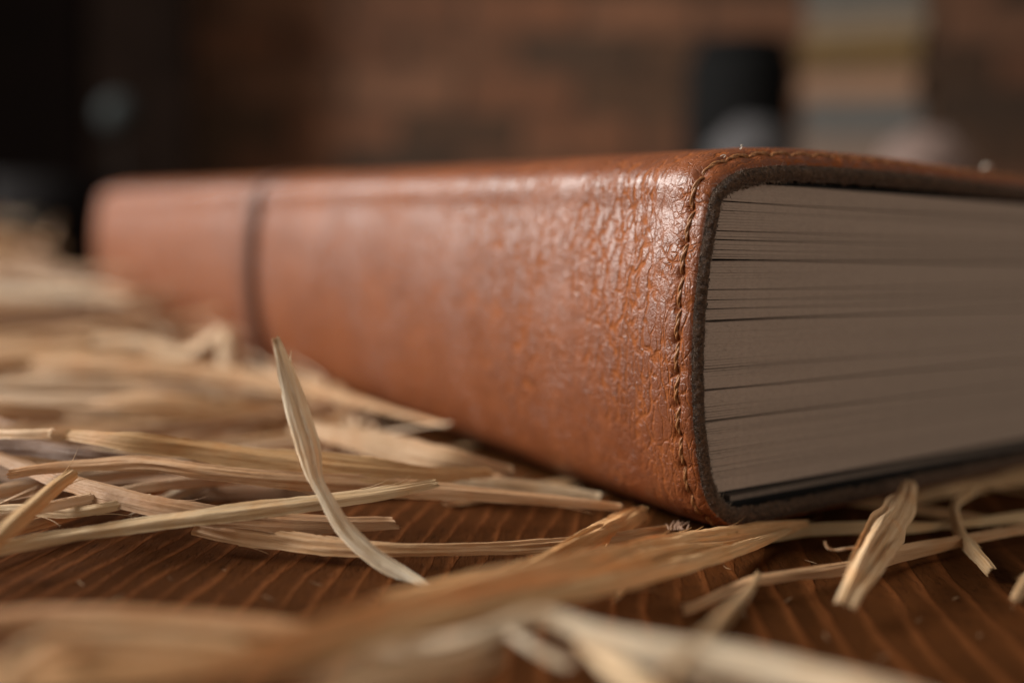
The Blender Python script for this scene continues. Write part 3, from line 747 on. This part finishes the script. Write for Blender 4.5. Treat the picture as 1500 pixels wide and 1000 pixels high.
# ------------------------------------------------------------------ blurred heap of straw further back
def heap():
    r = random.Random(21)
    cols = [((.64, .52, .41), 'pale'), ((.54, .37, .23), 'ochre'), ((.35, .235, .165), 'brown'), ((.50, .43, .355), 'grey')]
    n = 0; tries = 0
    while n < 170 and tries < 5000:
        tries += 1
        near = n >= 130
        y = r.uniform(128, 200) if near else 150+(r.random()**.8)*400
        xs = C0[0] + UD[0]/UD[1]*(y-C0[1]) - 9          # foot of the spine
        x = r.uniform(xs-20-.50*(y-90), xs-4)
        top = 3 + max(0, y-150)*.10
        z = r.uniform(.8, max(1.8, top))
        L = r.uniform(80, 190)*(1+max(0, y-150)/450); ang = r.gauss(0.12, .28 if not near else .50)
        d = np.array([math.cos(ang), math.sin(ang), r.gauss(0, .04)])
        c = np.array([x, y, z]); pts = []
        bend = r.gauss(0, .16)*L
        for f in (-.5, -.25, 0, .25, .5):
            q = c+d*L*f; q = q+np.array([-d[1], d[0], 0])*bend*(f*f*4-.5)
            q[2] = max(.6, q[2]+r.gauss(0, 1.3))
            lim = C0[0] + UD[0]/UD[1]*(q[1]-C0[1]) - 12.0
            if q[0] > lim: q[0] = lim-r.uniform(0, 2)
            pts.append((q[0], q[1], q[2], 'w'))
        px = [at_px(p) for p in pts]
        if near and any(p[0] > 600 and p[1] > 620 for p in px): continue
        if any(p[1] > 768 and p[0] > -60 for p in px) or min(p[2] for p in px) < 60: continue
        if any(p[1] > 735 for p in px[1:-1]) and r.random() < .6: continue
        ci = r.choices([0, 1, 2, 3], [3, 3, 3, 2])[0]
        kd, cname = cols[ci]
        wm = r.uniform(1.4, 3.4) if near else r.uniform(3.5, 8.5)
        if not near and min(p[2] for p in px) < 230: wm = min(wm, 5.2)
        mx, my = px[2][0], px[2][1]
        look = 'broad' if wm > 5.5 else ('slim' if wm < 2.6 else 'middling')
        where = ('at far left under the black bowl' if my < 440 and mx < 60 else
                 'beside the far end of the spine' if my < 470 and mx < 230 else
                 'at the spine foot below the strap' if mx > 300 and my < 640 else
                 'low in the heap near bare wood' if my > 640 else
                 'left of the pale bent straw' if mx < 150 else 'around the pale bent straw')
        lift = 'raised ' if z > 12 else ''
        lab = ('blurred %s%s %s straw strand %s' % (lift, look, cname, where))
        straw('straw_strand', pts, [wm*.25, wm*.8, wm, wm*.85, wm*.45, wm*.12], kd, lab, group='straw strands in the blurred heap: '+lab[8:], seed=100+n,
              fold=r.uniform(.2, .8), face=r.uniform(.4, .8), n=24, m_=7, wpx=False)
        n += 1
def at_px(p):
    v = np.array(p[:3])-CAM; d = v@F_
    return 750+FPX*(v@R_)/d, 500-FPX*(v@U_)/d, d
heap()
# under the book: strands that carry it
def under():
    r = random.Random(5)
    lab = 'tan straw strand pressed flat beneath the leather book'
    for i in range(22):
        t = 4+i*16.5; a = r.uniform(0, 60)
        d = np.array([math.cos(r.gauss(.4, .5)), math.sin(r.gauss(.4, .5)), 0])
        c = C0 + WD*a + UD*t
        pts = [(*(c+d*f)[:2], .75, 'w') for f in (-26, -8, 10, 28)]
        straw('straw_strand', pts, [2.0, 3.6, 3.6, 2.0], TAN, lab, group='straw strands under the book', seed=300+i, fold=.1, face=0, n=16, m_=5, wpx=False)
under()

# ------------------------------------------------------------------ lint and crumbs
def lint(name, pts, w, mat, label=None, parent=None, cat=None):
    c = catmull(np.array(pts, float), 14); V = []; F = []
    T = np.gradient(c, axis=0); T /= np.linalg.norm(T, axis=1)[:, None]
    for i in range(14):
        N = np.cross(T[i], [0.2, .1, .95]); N /= np.linalg.norm(N); B = np.cross(T[i], N)
        ww = w*(.4+.6*math.sin(math.pi*min(1, (i+1)/14)))
        for q in range(6): V.append(c[i]+(N*math.cos(q*math.pi/3)+B*math.sin(q*math.pi/3)*.6)*ww)
    F = grid_faces(14, 6, wrap=True).tolist(); F += [tuple(range(5, -1, -1)), tuple(range(78, 84))]
    o = mesh(name, V, F, mat, parent, origin=c[7])
    if label: tag(o, label, cat)
def onend(px, py, t=0):
    q = ray(px, py); s = ((C0+UD*t)@UD)/(q@UD); return CAM+q*s
lint('lint_fibre', [onend(1055, 229, 1.6), onend(1060, 227, 1.4), onend(1063, 228, 1.4), onend(1060, 231, 1.4)], .10, M_LINT, 'tiny curled white fibre left of the stitches on the cover corner', cat='lint')
lint('lint_fibre', [onend(1084, 219, 3), onend(1087, 215, 3), onend(1085, 213, 3), onend(1088, 212, 3)], .10, M_LINT, 'tiny upright white fibre on the top of the cover corner', cat='lint')
lint('straw_crumb', [onend(1440, 246, 8), onend(1446, 243, 8), onend(1452, 246, 8)], .45, M_LINT, 'small pale crumb lying on the top cover to the right', cat='crumb')
tuft = empty('torn_tuft', at(990, 768, 2.5).tolist()); tag(tuft, 'tiny pinkish torn fibre tuft below the stitched corner', 'fibre tuft')
for i in range(9):
    r = random.Random(60+i); x0 = 980+i*3.2
    lint('fibre', [at(x0, 776, 3.0), at(x0+r.uniform(-5, 5), 770+r.uniform(-3, 2), 3.1), at(x0+r.uniform(-9, 8), 763+r.uniform(-3, 5), 3.3)], .13, M_PINK, parent=tuft)

def crumbs():
    r = random.Random(77)
    spots = [(1150, 880), (1215, 930), (1345, 905), (1405, 880), (1180, 820), (1090, 905), (700, 800), (655, 815), (470, 850), (395, 880), (250, 845), (330, 835), (180, 870), (540, 885), (1440, 930), (1290, 960), (1060, 835), (120, 850)]
    for i, (px, py) in enumerate(spots):
        c = at(px+r.uniform(-8, 8), py+r.uniform(-5, 5), .25); a = r.uniform(0, math.pi); L = r.uniform(.25, 1.0)
        d = np.array([math.cos(a), math.sin(a), 0])*L
        lint('straw_crumb', [c-d, c+np.array([0, 0, r.uniform(0, .15)]), c+d+np.array([r.uniform(-.2, .2), 0, r.uniform(0, .3)])], r.uniform(.04, .09), M_CRUMB)
        o = bpy.context.scene.collection.objects[-1]
        tag(o, 'tiny pale straw crumb lying on the bare dark wood', 'crumb', 'straw crumbs on the wood')
M_CRUMB = mat_simple('straw_crumb', (.34, .22, .12), .8, 2., .3)
crumbs()

# ------------------------------------------------------------------ blurred things behind
def rbox(name, x0, x1, y0, y1, z0, z1, mat, parent, bev=3, smooth=False):
    me = bpy.data.meshes.new(name)
    import bmesh
    bm = bmesh.new(); bmesh.ops.create_cube(bm, size=1)
    for v in bm.verts: v.co = Vector((v.co.x*(x1-x0), v.co.y*(y1-y0), v.co.z*(z1-z0)))*MM
    bmesh.ops.bevel(bm, geom=bm.edges[:], offset=bev*MM, segments=2, affect='EDGES')
    bm.to_mesh(me); bm.free(); me.materials.append(mat)
    o = bpy.data.objects.new(name, me); COL.objects.link(o)
    loc = Vector(((x0+x1)/2*MM, (y0+y1)/2*MM, (z0+z1)/2*MM))
    if parent: o.parent = parent; loc -= parent_world(parent)
    o.location = loc
    return o
def lathe(name, prof_, mat, loc, parent=None, n=32):
    V = []; F = []
    for r_, z in prof_:
        for q in range(n): V.append((loc[0]+r_*math.cos(2*math.pi*q/n), loc[1]+r_*math.sin(2*math.pi*q/n), loc[2]+z))
    F = grid_faces(len(prof_), n, wrap=True).tolist(); F.append(tuple(range(n-1, -1, -1))); F.append(tuple(range((len(prof_)-1)*n, len(prof_)*n)))
    return mesh(name, V, F, mat, parent, origin=loc)
M_PG = mat_simple('notebook_pages', (.50, .42, .32), .8, .2, .1)
def row_z(py, Y): return at(1245, py, depth=Y/1.0)[2]
DB = 640
def book_stack():
    cols = [('grey', (.075, .070, .060), -20, 28), ('beige', (.15, .11, .07), 28, 62), ('mustard yellow', (.115, .065, .014), 62, 104), ('dark brown', (.10, .055, .03), 104, 116),
            ('peach', (.23, .13, .075), 116, 152), ('blue-grey', (.085, .08, .072), 152, 205), ('brown', (.16, .11, .08), 205, 262), ('tan', (.3, .22, .15), 262, 330), ('dark grey', (.1, .1, .1), 330, 462)]
    for i, (nm, c, ya, yb) in enumerate(cols):
        z1 = at(1245, ya, depth=DB)[2]; z0 = max(0, at(1245, yb, depth=DB)[2]) if i < len(cols)-1 else 0.0
        xa = at(1168, (ya+yb)/2, depth=DB)[0]; xb = at(1328, (ya+yb)/2, depth=DB)[0]
        j = [0, 2, -1, 3, -2, 1, 0, 2, -1][i]
        root = empty('notebook', ((xa+xb)/2+j, DB, z0))
        pos = 'topmost of' if i == 0 else ('at the bottom of' if i == len(cols)-1 else 'within')
        tag(root, 'blurred closed %s notebook %s the stack behind the big book' % (nm, pos), 'notebook', 'stacked notebooks behind the book')
        mt = mat_simple('cloth_'+nm.replace(' ', '_').replace('-', '_'), c, .75, .1, .2)
        h = z1-z0; tk = min(2.5, h*.2)
        rbox('cover', xa+j, xb+j, DB-2, DB+110, z1-tk, z1-.3, mt, root, .6)
        rbox('cover', xa+j, xb+j, DB-2, DB+110, z0+.1, z0+tk, mt, root, .6)
        rbox('spine', xa+j, xb+j, DB-5, DB-2.1, z0+.1, z1-.3, mt, root, .9)
        rbox('page_block', xa+j+2, xb+j-2, DB-1.8, DB+106, z0+tk+.1, z1-tk-.1, M_PG, root, .5)
        root.rotation_euler.z = -math.radians(21 + [0, 1, -1, 2, -1, 0, 1, -2, 0][i])
book_stack()
def mug():
    Y = 820; c = at(1085, 115, depth=Y); top = at(1085, 66, depth=Y)[2]; r_ = 44
    z0 = 0
    root = empty('dark_jar', (c[0], c[1], 0)); tag(root, 'blurred tall black jar left of the notebook stack', 'jar')
    mk = mat_simple('black_glaze', (.008, .008, .008), .9, .1, .3, spec=.08)
    lathe('body', [(r_*.85, 0), (r_, 6), (r_, top-16), (r_*.92, top-8), (r_*.80, top-6)], mk, (c[0], c[1], 0), root)
    lathe('lid', [(r_*.86, top-5.5), (r_*.88, top-2), (r_*.82, top+3), (r_*.2, top+5)], mk, (c[0], c[1], 0), root)
mug()
def lump(name, px, py, rpx, Y, col, label, cat, sq=.9, seed=1):
    c = at(px, py, depth=Y); R = rpx*Y/FPX
    V = []; F = []; nu, nv = 26, 40
    for i in range(nu):
        th = math.pi*i/(nu-1)
        for j in range(nv):
            ph = 2*math.pi*j/nv
            d = Vector((math.sin(th)*math.cos(ph), math.sin(th)*math.sin(ph), math.cos(th)))
            k_ = R*(1+.12*mn.noise(d*2.2+Vector((seed, 0, 0)))+.05*abs(mn.noise(d*6)))
            zz = d.z*k_*sq
            V.append((c[0]+d.x*k_, c[1]+d.y*k_, max(c[2]+zz, c[2]-R*.75)))
    F = grid_faces(nu, nv, wrap=True)[:, ::-1].tolist()
    return mesh(name, V, F, mat_simple(name+'_cloth', col, .85, .05, .15), origin=c)
# pale lumps: cloth balls that stand on small dishes behind the book
def on_dish(px, py, rpx, Y, col, label, cat, seed, dishlabel):
    c = at(px, py, depth=Y); R = rpx*Y/FPX
    o = lump('cloth_ball', px, py, rpx, Y, col, label, cat, seed=seed); tag(o, label, cat)
    base = c[2]-R*.75
    d = lathe('dish', [(R*.55, 0), (R*.6, 3), (R*.3, 8), (R*.28, base-14), (R*.7, base-8), (R*1.02, base-1.0), (R*.98, base-.6), (R*.2, base-.9)], mat_simple('dish_clay', (.12, .07, .05), .7, .1, .2), (c[0], c[1], 0))
    tag(d, dishlabel, 'dish')
on_dish(1103, 232, 62, 520, (.065, .062, .064), 'blurred bluish grey cloth ball just behind the book corner', 'cloth ball', 4, 'brown footed dish under the bluish grey cloth ball')
on_dish(1352, 256, 70, 480, (.17, .115, .095), 'blurred pinkish cloth ball right of the notebook stack', 'cloth ball', 9, 'brown footed dish under the pinkish cloth ball')
def cabinet():
    Y = 1560; xl = at(-260, 100, depth=Y)[0]; xr = at(150, 100, depth=Y)[0]; xs = at(285, 100, depth=Y)[0]
    root = empty('dark_cabinet', ((xl+xr)/2, Y+80, -400)); tag(root, 'blurred dark wooden cabinet with painted gloom at the left', 'cabinet')
    md = mat_simple('wood_painted_gloom', (.004, .0025, .002), .95, .02, .3, spec=.02)  # door tone paints the deepest gloom at the left
    mb = mat_simple('wood_gloom_step', (.013, .008, .006), .95, .02, .3, spec=.02)  # body tone is a painted step from that gloom to the wall
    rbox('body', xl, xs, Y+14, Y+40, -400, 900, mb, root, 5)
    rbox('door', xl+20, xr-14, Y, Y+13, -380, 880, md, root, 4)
    c = at(20, 300, depth=700)
cabinet()
def lamp_glass():
    Y = 900; c = at(174, 168, depth=Y)
    root = empty('glass_float', (c[0], c[1], 0)); tag(root, 'blurred teal-grey glass ball on a thin stand at the left', 'glass ball')
    mt = mat_simple('teal_grey_glass', (.026, .032, .032), .8, .05, .2, spec=.2)
    R = 17
    lathe('ball', [(R*math.sin(math.pi*i/16)+.2, -R*math.cos(math.pi*i/16)) for i in range(17)], mt, (c[0], c[1], c[2]), root, 32)
    lathe('stand', [(24, 0), (24, 3), (3, 8), (2, c[2]-R)], mat_simple('dark_stand', (.008, .007, .006), .9, .1, .2, spec=.1), (c[0], c[1], 0), root, 20)
lamp_glass()
def dark_bowl():
    Y = 640; c = at(78, 300, depth=Y); r_ = 36
    root = empty('black_bowl', (c[0], c[1], 0)); tag(root, 'blurred black bowl behind the straw heap at far left', 'bowl')
    top = at(78, 262, depth=Y)[2]
    mk = mat_simple('black_iron', (.007, .006, .006), .9, .1, .3, spec=.08)
    lathe('body', [(r_*.6, 0), (r_*.8, 8), (r_, top*.5), (r_*1.05, top), (r_*.99, top), (r_*.9, top*.5), (r_*.4, 12)], mk, (c[0], c[1], 0), root, 36)
dark_bowl()
